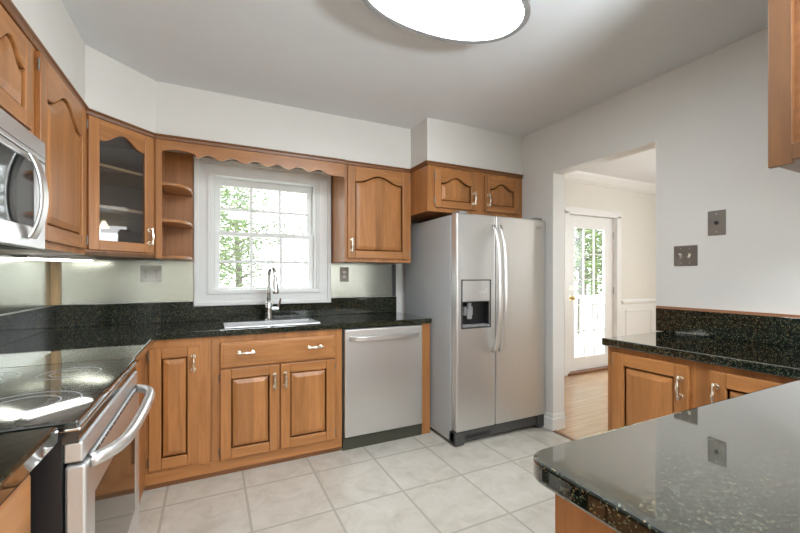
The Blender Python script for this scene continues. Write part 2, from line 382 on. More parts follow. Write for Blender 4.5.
# kitchen window
win = sroot('window_1', (0, YW, 0))
cx0, cx1, cz0, cz1 = -.113, .915, 1.025, 2.125
def casing(bm, x0, x1, z0, z1, wd, y0, y1): cells(bm, [x0, x0+wd, x1-wd, x1], [z0, z0+wd, z1-wd, z1], lambda i, j: not (i == 1 and j == 1), y0, y1, 'Y')
bm = B(); casing(bm, cx0, cx1, cz0, cz1, .118, -.020, 0); casing(bm, cx0, cx1, cz0, cz1, .03, -.034, -.020); casing(bm, cx0+.085, cx1-.085, cz0+.085, cz1-.085, .02, -.028, -.020)
struct('casing', bm, 'white', win, bev=.005)
bm = B(); cells(bm, [WX0, WX0+.02, WX1-.02, WX1], [WZ0, WZ0+.02, WZ1-.02, WZ1], lambda i, j: not (i == 1 and j == 1), 0, .15, 'Y'); struct('jamb', bm, 'white', win)
def sash(x0, x1, z0, z1, y, fr, top, bot, nx, nz):
    bm = B(); cells(bm, [x0, x0+fr, x1-fr, x1], [z0, z0+bot, z1-top, z1], lambda i, j: not (i == 1 and j == 1), y, y+.03, 'Y')
    s = struct('sash', bm, 'white', win, bev=.003)
    bm = B(); gx0, gx1, gz0, gz1 = x0+fr, x1-fr, z0+bot, z1-top
    for i in range(1, nx): xx = gx0+(gx1-gx0)*i/nx; box(bm, xx-.010, xx+.010, y+.004, y+.026, gz0, gz1)
    for j in range(1, nz): zz = gz0+(gz1-gz0)*j/nz; box(bm, gx0, gx1, y+.0045, y+.0255, zz-.010, zz+.010)
    struct('muntin', bm, 'white', s)
    struct('pane', (lambda b: (box(b, gx0, gx1, y+.0135, y+.0165, gz0, gz1), b)[1])(B()), 'pane', s)
sash(WX0+.02, WX1-.02, 1.563, WZ1-.02, .085, .042, .055, .03, 3, 2)
sash(WX0+.02, WX1-.02, WZ0+.02, 1.594, .045, .035, .03, .035, 3, 2)

# dining room patio door
dr = sroot('door_1', (0, 3.41, 0))
bm = B(); box(bm, DX0-.06, DX0+.03, -.02, .15, 0, 2.06); box(bm, DX1-.03, DX1+.06, -.02, .15, 0, 2.06); box(bm, DX0-.06, DX1+.06, -.02, .15, 2.035, 2.12); struct('casing', bm, 'white', dr, bev=.006)
bm = B(); cells(bm, [DX0+.03, 4.187, 4.786, DX1-.03], [.03, .20, 1.874, 2.03], lambda i, j: not (i == 1 and j == 1), .04, .085, 'Y'); dp = struct('door_panel', bm, 'white', dr, bev=.004)
bm = B()
for i in (1, 2): x = 4.187+.599*i/3; box(bm, x-.006, x+.006, .05, .075, .20, 1.874)
for j in range(1, 5): z = .20+1.674*j/5; box(bm, 4.187, 4.786, .051, .074, z-.006, z+.006)
struct('muntin', bm, 'white', dp)
bm = B(); box(bm, 4.187, 4.786, .061, .064, .20, 1.874); struct('pane', bm, 'pane', dp)
bm = B(); cyl(bm, (4.09, .04, .97), (4.09, 0, .97), .012); lathe(bm, [(.004, -.028), (.024, -.018), (.029, 0), (.024, .018), (.004, .028)], (4.09, -.02, .97)); cyl(bm, (4.09, .04, .97), (4.09, .03, .97), .032); struct('knob', bm, 'brass', dp, smooth=True, auto=.6)
bm = B(); cyl(bm, (4.09, .04, 1.10), (4.09, .015, 1.10), .028); box(bm, 4.075, 4.105, .005, .015, 1.094, 1.106); struct('deadbolt', bm, 'brass', dp)
for z in (.25, 1.05, 1.80): bm = B(); cyl(bm, (4.955, .035, z-.05), (4.955, .035, z+.05), .010); struct('hinge', bm, 'label', dr)
bm = B(); box(bm, DX0, DX1, -.03, .15, 0, .03); struct('sill', bm, 'woodd', dr)

# ------------------------------------------------------------------ outside: ground, deck, railing, trees
bm = B(); box(bm, -30, 40, YW+.17, 45, -.75, -.7); struct('ground', bm, 'grass')
bm = B(); box(bm, 2.7, 8.6, 3.57, 4.75, -.12, -.04); tag(obj('deck', bm, 'deck'), 'weathered wooden deck outside the dining room glass door', 'deck')
rl = thing('deck_railing', 'white railing with thin balusters outside the glass door', 'railing', (2.7, 4.68, -.04))
bx('rail', (0, 5.9, -.03, .03, .90, .95), 'white', rl); bx('rail', (0, 5.9, -.02, .02, .08, .12), 'white', rl)
b0 = bx('baluster', (-.014, .014, -.014, .014, .12, .90), 'white', rl); b0.location.x = .1
for i in range(1, 46):
    b = b0.copy(); C.collection.objects.link(b); b.location.x = .1+.127*i
for i, x in enumerate((.0, 1.97, 3.94, 5.9)): bx('post', (x-.04, x+.04, -.04, .04, 0, 1.02), 'white', rl)
def tree(loc, h, r, mat, label, n=1500, ls=.17):
    t = thing('tree', label, 'tree', loc, 0, 'trees outside the windows')
    bm = B(); tube(bm, [(0, 0, 0), (.06, .03, h*.35), (-.04, 0, h*.6), (0, .05, h*.9)], [.16, .13, .09, .02], 8)
    for k in range(12):
        a = k*2.4; z = h*(.3+.05*k); L = r*(.95-.05*k)
        tube(bm, [(0, 0, z), (L*.5*math.cos(a), L*.5*math.sin(a), z+.25*L), (L*math.cos(a), L*math.sin(a), z+.6*L)], [.05, .03, .008], 6)
    obj('trunk', bm, 'bark', t)
    bm = B()
    for _ in range(n):
        while True:
            p = Vector((random.uniform(-1, 1), random.uniform(-1, 1), random.uniform(-1, 1)))
            if .3 < p.length < 1: break
        p = Vector((p.x*r, p.y*r, h*.62+p.z*h*.42))
        q = Matrix.Translation(p) @ Matrix.Rotation(random.uniform(0, 6.3), 4, 'Z') @ Matrix.Rotation(random.uniform(-1, 1), 4, 'X')
        s = ls*random.uniform(.6, 1.3)
        vsx = [bm.verts.new(q @ Vector(c)) for c in ((-s, 0, 0), (0, -s*.45, .02), (s, 0, 0), (0, s*.45, .02))]; bm.faces.new(vsx)
    obj('foliage', bm, mat, t)
tree((-1.1, 12.5, -.7), 5.4, 2.4, 'leafa', 'spring-green tree behind the left panes of the kitchen window', 6500, .085)
tree((1.0, 17.5, -.7), 6.0, 2.0, 'leafb', 'pale sparse tree behind the middle panes of the kitchen window', 6000, .09)
tree((3.4, 12, -.7), 5.4, 1.5, 'leafb', 'bare-branched tree behind the right panes of the kitchen window', 2600, .075)
tree((11.3, 9.0, -.7), 6.0, 2.6, 'leafa', 'leafy tree behind the glass door of the dining room, near its left', 7000, .10)
tree((15.6, 11.8, -.7), 6.6, 2.4, 'leafb', 'leafy tree behind the glass door of the dining room, near its right', 6000, .10)

# ------------------------------------------------------------------ cabinet parts
def pull(parent, x, z, y, vertical=True, L=.095):
    """a cast pull: two posts, a grip swelling in the middle"""
    bm = B(); h = L/2
    def P(a, b): return (x, y-b, z+a) if vertical else (x+a, y-b, z)
    for s in (-1, 1):
        cyl(bm, P(s*(h-.008), 0), P(s*(h-.008), .022), .0095, .007, 10); cyl(bm, P(s*(h-.008), 0), P(s*(h-.008), .003), .013, .013, 12)
    pts = []; rr = []
    for i in range(15):
        a = -1+2*i/14; pts.append(P(a*(h+.006), .024+.006*(1-a*a))); rr.append(.0054+.0040*math.exp(-(a/.3)**2)+.0022*math.exp(-((abs(a)-.82)/.12)**2))
    tube(bm, pts, rr, 8)
    return obj('handle', bm, 'nickel', parent, smooth=True, auto=.7)
def shape(u):                                   # cathedral top: flat shoulders, an ogee rise to the middle
    a = abs(u)
    return 0 if a > .88 else .5+.5*math.cos(PI*a/.88)
def door(parent, x0, z0, w, h, rise=0, hside='R', hend='top', hinge=True, fr=.058, y=0, th=.02, name='door', glass=False, pulls=True):
    n = 28 if rise else 2
    def ztop(x): return z0+h-fr-rise+rise*shape((x-(x0+w/2))/(w/2-fr)) if rise else z0+h-fr
    xs = [x0+fr+(w-2*fr)*i/n for i in range(n+1)]
    bm = B()
    box(bm, x0, x0+fr, y-th, y, z0, z0+h); box(bm, x0+w-fr, x0+w, y-th, y, z0, z0+h)
    box(bm, x0+fr, x0+w-fr, y-th+.0008, y, z0, z0+fr, 1)
    prism(bm, [(x, ztop(x)) for x in xs]+[(x0+w-fr, z0+h), (x0+fr, z0+h)], 'Y', y-th+.0008, y, 1)
    d = obj(name, bm, ['woodv', 'woodh'], parent, bev=.0035, seg=2)
    if not glass:
        bm = B(); loops = []
        for t, yy in ((-.002, y-th+.015), (.007, y-th+.015), (.011, y-th+.010), (.036, y-th+.002)):
            k = len(xs); X = [x0+fr+t+(w-2*fr-2*t)*i/n for i in range(n+1)]
            bot = [bm.verts.new((x, yy, z0+fr+t)) for x in X]; top = [bm.verts.new((x, yy, ztop(xs[i])-t)) for i, x in enumerate(X)]
            loops.append((bot, top))
        for (b0, t0), (b1, t1) in zip(loops, loops[1:]):
            for i in range(n):
                bm.faces.new((b0[i], b0[i+1], b1[i+1], b1[i])); bm.faces.new((t0[i], t0[i+1], t1[i+1], t1[i]))
            bm.faces.new((b0[0], t0[0], t1[0], b1[0])); bm.faces.new((b0[n], t0[n], t1[n], b1[n]))
        b, t = loops[-1]
        for i in range(n): bm.faces.new((b[i], b[i+1], t[i+1], t[i]))
        # closed back
        b, t = loops[0]
        for i in range(n): bm.faces.new((b[i], b[i+1], t[i+1], t[i]))
        obj('panel', bm, 'woodv', d)
    else:
        bm = B(); prism(bm, [(x, ztop(x)+.006) for x in xs]+[(x0+w-fr+.006, z0+fr-.006), (x0+fr-.006, z0+fr-.006)], 'Y', y-.009, y-.005)
        obj('pane', bm, 'cabglass', d)
    if pulls:
        hx = x0+w-.030 if hside == 'R' else x0+.030
        hz = z0+h-.10 if hend == 'top' else z0+.10
        if h < .4: hz = z0+h*.5 if hend == 'mid' else (z0+.095)
        pull(d, hx, hz, y-th)
    if hinge:
        hx = x0-.004 if hside == 'R' else x0+w+.004
        for zz in (z0+.05, z0+h-.05):
            bm = B(); cyl(bm, (hx, y-th+.006, zz-.022), (hx, y-th+.006, zz+.022), .0042, .0042, 8)
            for s in (-1, 1): cyl(bm, (hx, y-th+.006, zz+s*.022), (hx, y-th+.006, zz+s*.027), .003, .001, 8)
            obj('hinge', bm, 'pewter', d)
    return d
def molding(parent, x0, x1, z, y=0, left=None):
    bm = B(); prism(bm, [(y, z-.03), (y-.008, z-.028), (y-.012, z-.012), (y-.020, z-.006), (y-.020, z), (y, z)], 'X', x0, x1)
    return obj('top_molding', bm, 'woodd', parent)
def toe(parent, x0, x1, y=.012, d=.02):
    bx('bottom_rail', (x0, x1, -.003, -.0001, .033, .097), 'woodh', parent, bev=.001)
    return bx('toe_strip', (x0, x1, y, y+d, 0, .032), 'woodd', parent)

BY = 2.65
# --- base cabinets on the back wall
c = thing('corner_base_cabinet', 'narrow single-door base cabinet between the range and the sink cabinet', 'cabinet', (-.345, BY, 0))
bx('body', (0, .345, 0, .56, .032, .873), 'woodv', c); toe(c, 0, .345)
bx('corner_filler', (-.012, .002, -.755, 0, .032, .873), 'woodv', c)
door(c, .022, .117, .258, .709, 0, 'R', 'top', fr=.062)
c = thing('sink_base_cabinet', 'wide base cabinet under the sink with two doors below a long drawer front', 'cabinet', (0, BY, 0))
bm = B(); box(bm, .003, .838, 0, .019, .032, .873); box(bm, 0, .018, .019, .56, .032, .873); box(bm, .82, .838, .019, .56, .032, .873); box(bm, .018, .82, .019, .56, .06, .078); box(bm, .018, .82, .545, .56, .078, .873)
obj('body', bm, 'woodv', c); toe(c, 0, .838)
door(c, .052, .103, .353, .562, 0, 'R', 'top', fr=.062); door(c, .414, .103, .370, .562, 0, 'L', 'top', fr=.062)
bm = B(); box(bm, .05, .784, -.02, 0, .675, .833); dw = obj('drawer_front', bm, 'woodh', c, bev=.007, seg=2)
bm = B(); box(bm, .066, .768, -.0235, -.019, .691, .817); obj('raised_field', bm, 'woodh', dw, bev=.004)
pull(dw, .20, .764, -.0235, False); pull(dw, .64, .764, -.0235, False)
tag(bx('dishwasher_end_panel', (1.494, 1.566, BY, 3.2, 0, .873), 'woodv'), 'upright wooden panel between the dishwasher and the refrigerator', 'panel')
# --- dishwasher
d = thing('dishwasher', 'stainless steel dishwasher with a bowed bar handle under the granite counter', 'dishwasher', (.842, BY, 0))
bx('body', (.004, .646, .01, .54, .01, .868), 'darkgrey', d)
bx('kick_plate', (.004, .646, -.004, .0099, .0, .085), plain('olive_kick_plate', (.05, .05, .035), .4), d)
bm = B(); box(bm, .010, .640, -.028, .0099, .095, .866); dd = obj('door', bm, 'steel', d, bev=.008, seg=3)
bm = B(); strap(bm, [(.325+a*.280, -.028-.040*(1-a**6)-.014*(1-a*a), .800) for a in [-1+2*i/30 for i in range(31)]], (0, 0, 1), .017, .007); obj('handle', bm, 'satin', dd, bev=.003, smooth=False)
# --- counters
CZ0, CZ1 = .874, .914
SX0, SX1, SY0, SY1 = .09, .69, 2.73, 2.985
ct = thing('granite_countertop', 'dark green-black granite worktop along the back wall, cut out for the sink', 'countertop', (0, 0, CZ0))
bm = B(); xs = [XL+.001, -.282, SX0, SX1, 1.573]; ys = [1.890, 2.628, SY0, SY1, YW-.001]
cells(bm, xs, ys, lambda i, j: (i == 0) or (j >= 1 and not (i == 2 and j == 2)), 0, .04); obj('slab', bm, 'granite', ct, bev=.006)
bm = B(); cells(bm, [XL+.02, -.12, .92, 1.537], [.0402, .148, .186], lambda i, j: not (i == 1 and j == 1), YW-.021, YW-.001, 'Y'); obj('backsplash', bm, 'granite', ct, bev=.002)
bm = B(); box(bm, XL+.001, XL+.021, 1.890, YW-.001, .0402, .186); obj('backsplash', bm, 'granite', ct, bev=.002)
tag(bx('granite_countertop', (XL+.001, -.305, -.6, 1.108, CZ0, CZ1), 'granite', bev=.006), 'granite worktop piece at the lower left, on the near side of the range', 'countertop')
nb = thing('base_cabinet', 'base cabinet at the lower left corner, on the near side of the range', 'cabinet', (-.36, -.6, 0), PI/2)
bx('body', (0, 1.70, 0, .545, .032, .873), 'woodv', nb); toe(nb, 0, 1.70)
for i in range(4): door(nb, .03+.418*i, .117, .39, .54, 0, 'R' if i % 2 else 'L', 'top'); 
for i in range(4):
    bm = B(); box(bm, .03+.418*i, .42+.418*i, -.02, 0, .675, .833); q = obj('drawer_front', bm, 'woodh', nb, bev=.007); pull(q, .225+.418*i, .754, -.02, False)
# --- sink and faucet
s = thing('sink', 'stainless steel sink set into the granite below the window', 'sink', ((SX0+SX1)/2, (SY0+SY1)/2, .70))
hx, hy = (SX1-SX0)/2-.003, (SY1-SY0)/2-.003
bm = B()
cells(bm, [-hx-.014, -hx+.004, hx-.004, hx+.014], [-hy-.014, -hy+.004, hy-.004, hy+.014], lambda i, j: not (i == 1 and j == 1), .2142, .2175)
for a in ((-hx, -hx+.004, -hy, hy), (hx-.004, hx, -hy, hy), (-hx+.004, hx-.004, -hy, -hy+.004), (-hx+.004, hx-.004, hy-.004, hy)): box(bm, *a, 0, .2142)
box(bm, -hx, hx, -hy, hy, -.004, 0); obj('basin', bm, 'steelx', s)
bm = B(); lathe(bm, [(.04, 0), (.04, .003), (.03, .004), (.02, .001)], (0, 0, 0)); obj('drain', bm, 'chrome', s)
f = thing('faucet', 'tall gooseneck pull-down faucet standing behind the sink', 'faucet', (.392, 3.045, CZ1), .22)
bm = B(); lathe(bm, [(.033, 0), (.033, .006), (.027, .012), (.025, .09), (.026, .13), (.022, .137), (.016, .14)]); obj('body', bm, 'chrome', f, smooth=True, auto=.6)
bm = B(); pts = [(0, 0, .13), (0, 0, .22), (0, 0, .335)]
for i in range(1, 13): a = PI*i/12*.93; pts.append((.0, -.062*(1-math.cos(a)), .335+.062*math.sin(a)))
pts.append((.0, -.128, .30)); tube(bm, pts, .0135, 12); obj('spout', bm, 'chrome', f, smooth=True)
bm = B(); cyl(bm, (0, -.127, .325), (0, -.136, .22), .015, .024, 16); cyl(bm, (0, -.136, .22), (0, -.137, .205), .024, .020, 16); obj('spray_head', bm, 'chrome', f, smooth=True, auto=.6)
bm = B(); cyl(bm, (.015, 0, .085), (.070, -.01, .085), .018, .016, 14); tube(bm, [(.06, -.01, .085), (.072, -.015, .11), (.082, -.02, .165)], [.011, .010, .008], 10); obj('lever', bm, 'chrome', f, smooth=True, auto=.6)

# --- steel backsplash, corner strip
sp = thing('steel_backsplash', 'brushed stainless steel sheet on the wall left of the window', 'backsplash', (0, 0, 1.023))
bx('sheet', (XL+.03, -.116, YW-.005, YW-.001, 0.04, .335), 'sheet', sp)
sp = thing('steel_backsplash', 'brushed stainless steel sheet on the left wall behind the range', 'backsplash', (0, 0, 1.023))
bx('sheet', (XL+.001, XL+.005, .6, YW-.005, .04, .335), steel('backsplash_steel_side', (.45, .46, .42), .2, 'Y', br=.08), sp)
sp = thing('steel_backsplash', 'small stainless steel sheet on the wall between window and refrigerator', 'backsplash', (0, 0, 1.023))
bx('sheet', (.917, 1.50, YW-.005, YW-.001, 0.04, .335), 'sheet', sp); bx('dark_end_strip', (1.50, 1.535, YW-.010, YW-.001, .04, .335), 'darkgrey', sp)  # dark strip along the right end of the steel sheet
bm = B(); prism(bm, [(XL+.005, YW-.005), (XL+.005, YW-.045), (XL+.028, YW-.042), (XL+.042, YW-.028), (XL+.045, YW-.005)], 'Z', 1.0625, 1.36)
tag(obj('corner_molding', bm, 'stripw'), 'light wooden corner strip where the two steel sheets meet at left', 'molding')

# --- outlets
def plate(name, label, cat, loc, rz, w, h, mat, kind, group=None):
    t = thing(name, label, cat, loc, rz, group)
    bm = B(); box(bm, -w/2, w/2, -.005, 0, -h/2, h/2); obj('cover_plate', bm, mat, t, bev=.003)
    if kind == 'outlet2' or kind == 'outlet1':
        for dx in ((-.033, .033) if kind == 'outlet2' else (0,)):
            for dz in (-.02, .02):
                bm = B(); prism(bm, [(dx+.016*math.cos(q), dz+.0135*math.sin(q)) for q in [2*PI*i/16 for i in range(16)]], 'Y', -.0075, -.004)
                r = obj('socket', bm, 'cream', t)
                for k in (-.006, .006): bx('slot', (dx+k-.0012, dx+k+.0012, -.0079, -.0070, dz-.001, dz+.007), 'black', r)
                bm = B(); cyl(bm, (dx, -.0079, dz-.006), (dx, -.007, dz-.006), .0022, .0022, 8); obj('ground_hole', bm, 'black', r)
    if kind == 'toggle':
        for dx, up in ((-.023, 1), (.023, -1)):
            bm = B(); box(bm, dx-.006, dx+.006, -.007, -.004, -.013, .013); q = obj('switch', bm, 'nickel', t)
            bm = B(); tube(bm, [(dx, -.005, 0), (dx, -.019, .011*up)], [.006, .005], 8); obj('toggle', bm, 'cream', q)
    if kind == 'jack':
        bm = B(); cyl(bm, (0, -.008, 0), (0, -.004, 0), .011, .011, 14); obj('socket', bm, 'black', t)
    for dz in ((-h*.36, h*.36) if kind in ('jack', 'toggle') else (0,)):
        for dx in ((-.023, .023) if kind == 'toggle' else (-.033, .033) if kind == 'outlet2' else (0,)):
            bm = B(); cyl(bm, (dx, -.0066, dz), (dx, -.0045, dz), .0035, .003, 10); obj('screw', bm, 'label', t)
    return t
plate('double_outlet', 'cream double outlet plate on the steel sheet left of the window', 'outlet', (-.38, YW-.005, 1.262), 0, .128, .115, 'cream', 'outlet2')
plate('outlet', 'pewter outlet plate with cream sockets on the steel sheet right of the window', 'outlet', (1.04, YW-.005, 1.262), 0, .08, .125, 'pewter', 'outlet1')
plate('light_switch', 'pewter double toggle switch plate on the right wall, lower of the two plates', 'switch', (XR, 1.276, 1.366), -PI/2, .124, .118, 'pewter', 'toggle')
plate('wall_jack', 'small pewter plate with a single black socket on the right wall', 'wall plate', (XR, 1.122, 1.538), -PI/2, .084, .135, 'pewter', 'jack')

# --- wall cabinets
ZM = 1.36
H = ZT-ZM
c = thing('wall_cabinet', 'single-door arched wall cabinet right of the window, next to the refrigerator', 'cabinet', (.925, UY, ZM))
bx('body', (0, .578, 0, .36, 0, H), 'woodv', c); door(c, .022, .028, .53, .715, .055, 'L', 'bot', fr=.06); molding(c, 0, .578, H)
c = thing('fridge_cabinet', 'short two-door wall cabinet above the refrigerator', 'cabinet', (FX, FY, 1.755))
hh = ZT-1.755
bx('body', (0, XR-FX-.002, 0, .63, 0, hh), 'woodv', c); molding(c, 0, XR-FX-.002, hh)
bm = B(); prism(bm, [(0, hh-.03), (-.008, hh-.028), (-.012, hh-.012), (-.020, hh-.006), (-.020, hh), (0, hh)], 'Y', -.02, .25); obj('top_molding', bm, 'woodd', c)
door(c, .062, .032, .395, .30, .05, 'R', 'bot', fr=.055); door(c, .545, .032, .37, .30, .05, 'L', 'bot', fr=.055)
c = thing('wall_cabinet', 'tall single-door arched wall cabinet between the microwave and the glass corner cabinet', 'cabinet', (UX, 1.872, ZM), PI/2)
bx('body', (0, .696, 0, .315, 0, H), 'woodv', c); molding(c, 0, .696, H)
door(c, .045, .028, .595, .715, .085, 'R', 'bot', fr=.065, pulls=False, hinge=True)
c = thing('microwave_cabinet', 'short arched two-door wall cabinet above the microwave', 'cabinet', (UX, 1.126, 1.745), PI/2)
bx('body', (0, .744, 0, .315, 0, ZT-1.745), 'woodv', c); molding(c, 0, .744, ZT-1.745)
door(c, .03, .03, .33, .31, .06, 'R', 'bot', fr=.055, pulls=False); door(c, .385, .03, .33, .31, .06, 'L', 'bot', fr=.055, pulls=False)
# corner cabinet with the glass door
L = math.hypot(B_[0]-A_[0], B_[1]-A_[1]); ang = math.atan2(B_[1]-A_[1], B_[0]-A_[0])
c = thing('corner_glass_cabinet', 'diagonal corner wall cabinet with an arched glass door', 'cabinet', (A_[0], A_[1], ZM), ang)
R_ = Matrix.Rotation(-ang, 2)
def loc2(p): v = R_ @ Vector((p[0]-A_[0], p[1]-A_[1])); return (v.x, v.y)
pent = [loc2(p) for p in (A_, B_, (B_[0], YW-.008), (XL+.008, YW-.008), (XL+.008, A_[1]))]
def inset(k): 
    cxx = sum(p[0] for p in pent)/5; cyy = sum(p[1] for p in pent)/5
    return [(p[0]+(cxx-p[0])*k, p[1]+(cyy-p[1])*k) for p in pent]
bm = B(); prism(bm, pent, 'Z', 0, .02); prism(bm, pent, 'Z', H-.02, H)
for i in (1, 2, 3, 4):
    a, b = pent[i], pent[(i+1) % 5]; ai, bi = inset(.05)[i], inset(.05)[(i+1) % 5]
    prism(bm, [a, b, bi, ai], 'Z', .02, H-.02)
obj('body', bm, 'inside', c)
bm = B(); box(bm, 0, .03, -.0, .018, 0, H); box(bm, L-.05, L, -.0, .018, 0, H); box(bm, .03, L-.05, 0, .018, 0, .05); box(bm, .03, L-.05, 0, .018, H-.07, H); obj('face_frame', bm, 'woodv', c)
for z in (.27, .50): bm = B(); prism(bm, inset(.09), 'Z', z, z+.016); obj('shelf', bm, 'stripw', c)
door(c, .006, .03, .370, .715, .06, 'R', 'bot', glass=True, fr=.055); molding(c, -.004, L+.004, H)
# open corner shelf
c = thing('open_shelf', 'open end shelf with rounded shelves between the glass cabinet and the window', 'shelf', (B_[0], UY, ZM))
bx('side_panel', (0, .018, .001, .36, 0, H), 'woodv', c); bx('back_panel', (.018, .195, .348, .36, 0, H), 'woodv', c)
bx('face_stile', (.0, .034, -.012, .001, 0, H), 'woodv', c)
for z in (0, .235, .470):
    bm = B(); pts = [(.018, .348), (.018, .012)]
    pts += [(.018+.05+.125*math.sin(t), .20-.188*math.cos(t)) for t in [PI/2*i/12 for i in range(13)]] + [(.193, .348)]
    prism(bm, pts, 'Z', z, z+.02); obj('shelf_board', bm, 'woodh', c, bev=.005)
# scalloped valance over the window
bm = B(); x0, x1 = -.279, .923; n = 180
def vz(x):
    if x < -.09:
        u = (x+.279)/.19; return 2.040+.018*math.sin(PI*min(1, u*1.0))
    if x > .80: return 2.012
    u = (x+.09)/.89; return 2.034-.003*u+.012*math.sin(2*PI*6*u-PI/2)
xs = [x0+(x1-x0)*i/n for i in range(n+1)]
prism(bm, [(x, vz(x)) for x in xs]+[(x1, ZT), (x0, ZT)], 'Y', UY-.012, UY+.006)
v = tag(obj('window_valance', bm, 'woodh'), 'scalloped wooden valance board spanning above the kitchen window', 'valance')
bm = B(); prism(bm, [(UY-.012, ZT-.03), (UY-.020, ZT-.028), (UY-.024, ZT-.012), (UY-.032, ZT-.006), (UY-.032, ZT), (UY-.012, ZT)], 'X', x0-.03, x1); obj('top_molding', bm, 'woodd', v)
# hanging cabinet over the peninsula
c = thing('hanging_cabinet', 'wall cabinet hanging over the peninsula at the upper right edge', 'cabinet', (1.558, .565, 1.58), -PI/2)
hh = ZT-1.58
bm = B(); box(bm, 0, .055, -.02, 0, 0, hh); box(bm, .275, .33, -.02, 0, 0, hh); box(bm, .055, .275, -.02, 0, hh-.055, hh); box(bm, .055, .275, -.02, 0, .012, .06); obj('end_frame', bm, 'shaded_wood', c, bev=.002)
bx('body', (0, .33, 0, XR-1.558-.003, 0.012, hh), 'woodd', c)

# --- under-cabinet light
u = thing('under_cabinet_light', 'glowing slim light fixture under the glass corner cabinet', 'light', (-.80, 2.88, ZM), PI/4)
bx('housing', (-.17, .17, -.055, .055, -.014, 0), 'white', u, bev=.003); bx('diffuser', (-.16, .16, -.05, .05, -.024, -.0142), 'tube', u, bev=.004)

# --- microwave
m = thing('microwave', 'stainless over-the-range microwave with a black glass door', 'microwave', (-.554, 1.128, 1.345), PI/2)
mw, mh = .742, .397
bx('body', (0, mw, .03, .36, 0, mh), 'darkgrey', m)
bx('vent_grille', (0, mw, 0, .03, mh-.075, mh), 'steelx', m, bev=.003)
bm = B()
box(bm, .0, mw, -.001, .004, mh-.079, mh-.0755); box(bm, .0, mw, -.001, .004, mh-.060, mh-.058)
obj('vent_gap', bm, 'black', m)
bm = B(); cells(bm, [0, .05, .655, mw], [0, .075, mh-.1, mh-.078], lambda i, j: not (i == 1 and j == 1), 0, .03, 'Y'); dm = obj('door', bm, 'steelx', m, bev=.004)
bx('window', (.05, .655, .004, .02, .075, mh-.1), 'blackglass', dm)
bm = B(); strap(bm, [(.590+.006*(1-a*a), -.010-.004*(1-a**6)-.026*(1-a*a), .172+a*.140) for a in [-1+2*i/30 for i in range(31)]], (1, 0, 0), .030, .006); obj('handle', bm, 'satin', dm, bev=.002)
for x in (.17, .56): bx('lamp', (x-.07, x+.07, .10, .19, -.004, .001), 'hood', m)

# --- range
r = thing('range', 'stainless steel range with a black glass cooktop', 'range', (-.275, 1.128, 0), PI/2)
rw = .758
bx('body', (.0, rw, .03, .62, .03, .893), 'black', r)
bm = B(); box(bm, 0, rw, .0, .58, .897, .915)
ck = obj('cooktop', bm, 'cookglass', r, bev=.005)
bm = B(); box(bm, -.002, rw+.002, -.004, .58, .890, .8975); obj('cooktop_rim', bm, 'chrome', r, bev=.003)
for (x, y, rr) in ((.20, .16, .115), (.56, .16, .085), (.20, .41, .085), (.56, .41, .115)):
    bm = B()
    for q in (rr, rr*.62):
        tube(bm, [(x+q*math.cos(2*PI*i/48), y+q*math.sin(2*PI*i/48), .9150) for i in range(48)], .0022, 6, flat=.25, closed=True)
    obj('burner_ring', bm, 'ring', ck)
bx('front_trim', (.0, rw, .0, .03, .862, .890), 'blackglass', r)
bx('control_strip', (.006, rw-.006, -.006, .03, .815, .862), 'steelx', r, bev=.004)
bm = B(); cells(bm, [.006, .09, rw-.09, rw-.006], [.22, .34, .70, .808], lambda i, j: not (i == 1 and j == 1), -.012, .028, 'Y'); od = obj('oven_door', bm, 'steelx', r, bev=.006)
bx('oven_window', (.09, rw-.09, -.010, .02, .34, .70), 'blackglass', od)
bm = B()
for i in range(14): box(bm, .05+i*.048, .085+i*.048, -.0135, -.008, .8005, .805)
obj('vent_slots', bm, 'black', od)
bm = B(); pts = []
for i in range(41):
    a = -1+2*i/40; pts.append((.379+a*.335, -.012-.050*(1-abs(a)**7)-.014*(1-a*a), .800+.006*(1-a*a)))
tube(bm, pts, .0165, 12); obj('handle', bm, 'satin', od, smooth=True)
bm = B(); box(bm, .006, rw-.006, -.010, .028, .05, .212); obj('drawer_front', bm, 'steelx', r, bev=.006)
bm = B(); box(bm, .0, rw, .58, .63, .893, 1.06); obj('back_guard', bm, 'black', r, bev=.01)

# --- refrigerator
f = thing('refrigerator', 'stainless side-by-side refrigerator with an ice and water dispenser', 'refrigerator', (1.588, 2.31, 0))
fw = .879
bx('body', (0, fw-.004, .075, .82, .03, 1.70), 'fgrey', f, bev=.004)
bm = B(); xs = [0, .050, .300, .354]; zs = [.115, .874, 1.060, 1.215, 1.708]
cells(bm, xs, zs, lambda i, j: not (i == 1 and j == 1), 0, .070, 'Y'); fd = obj('freezer_door', bm, 'steel', f, bev=.012, seg=4)
bm = B(); box(bm, .362, fw, 0, .070, .115, 1.708); fr2 = obj('fridge_door', bm, 'steel', f, bev=.012, seg=4)
def fhandle(x, par):
    bm = B(); pts = []
    for i in range(31):
        a = -1+2*i/30; pts.append((x, -.012-.030*(1-a**8)-.032*(1-a*a), 1.155+a*.475))
    tube(bm, pts, .0135, 12); obj('handle', bm, 'satin', par, smooth=True)
fhandle(.330, fd); fhandle(.388, fr2)
bm = B(); cells(bm, [.040, .050, .300, .310], [.862, .872, 1.215, 1.223], lambda i, j: not (i == 1 and j == 1), -.006, .004, 'Y'); obj('dispenser_frame', bm, 'darkgrey', fd, bev=.003)
bm = B(); box(bm, .052, .298, -.004, .002, 1.062, 1.213); cp = obj('control_panel', bm, 'steel', fd, bev=.002)
bm = B()
for i in range(5): box(bm, .195+i*.018, .206+i*.018, -.0052, -.0035, 1.125, 1.133)
cyl(bm, (.265, -.006, 1.150), (.265, -.003, 1.150), .007, .007, 12); obj('buttons', bm, 'white', cp)
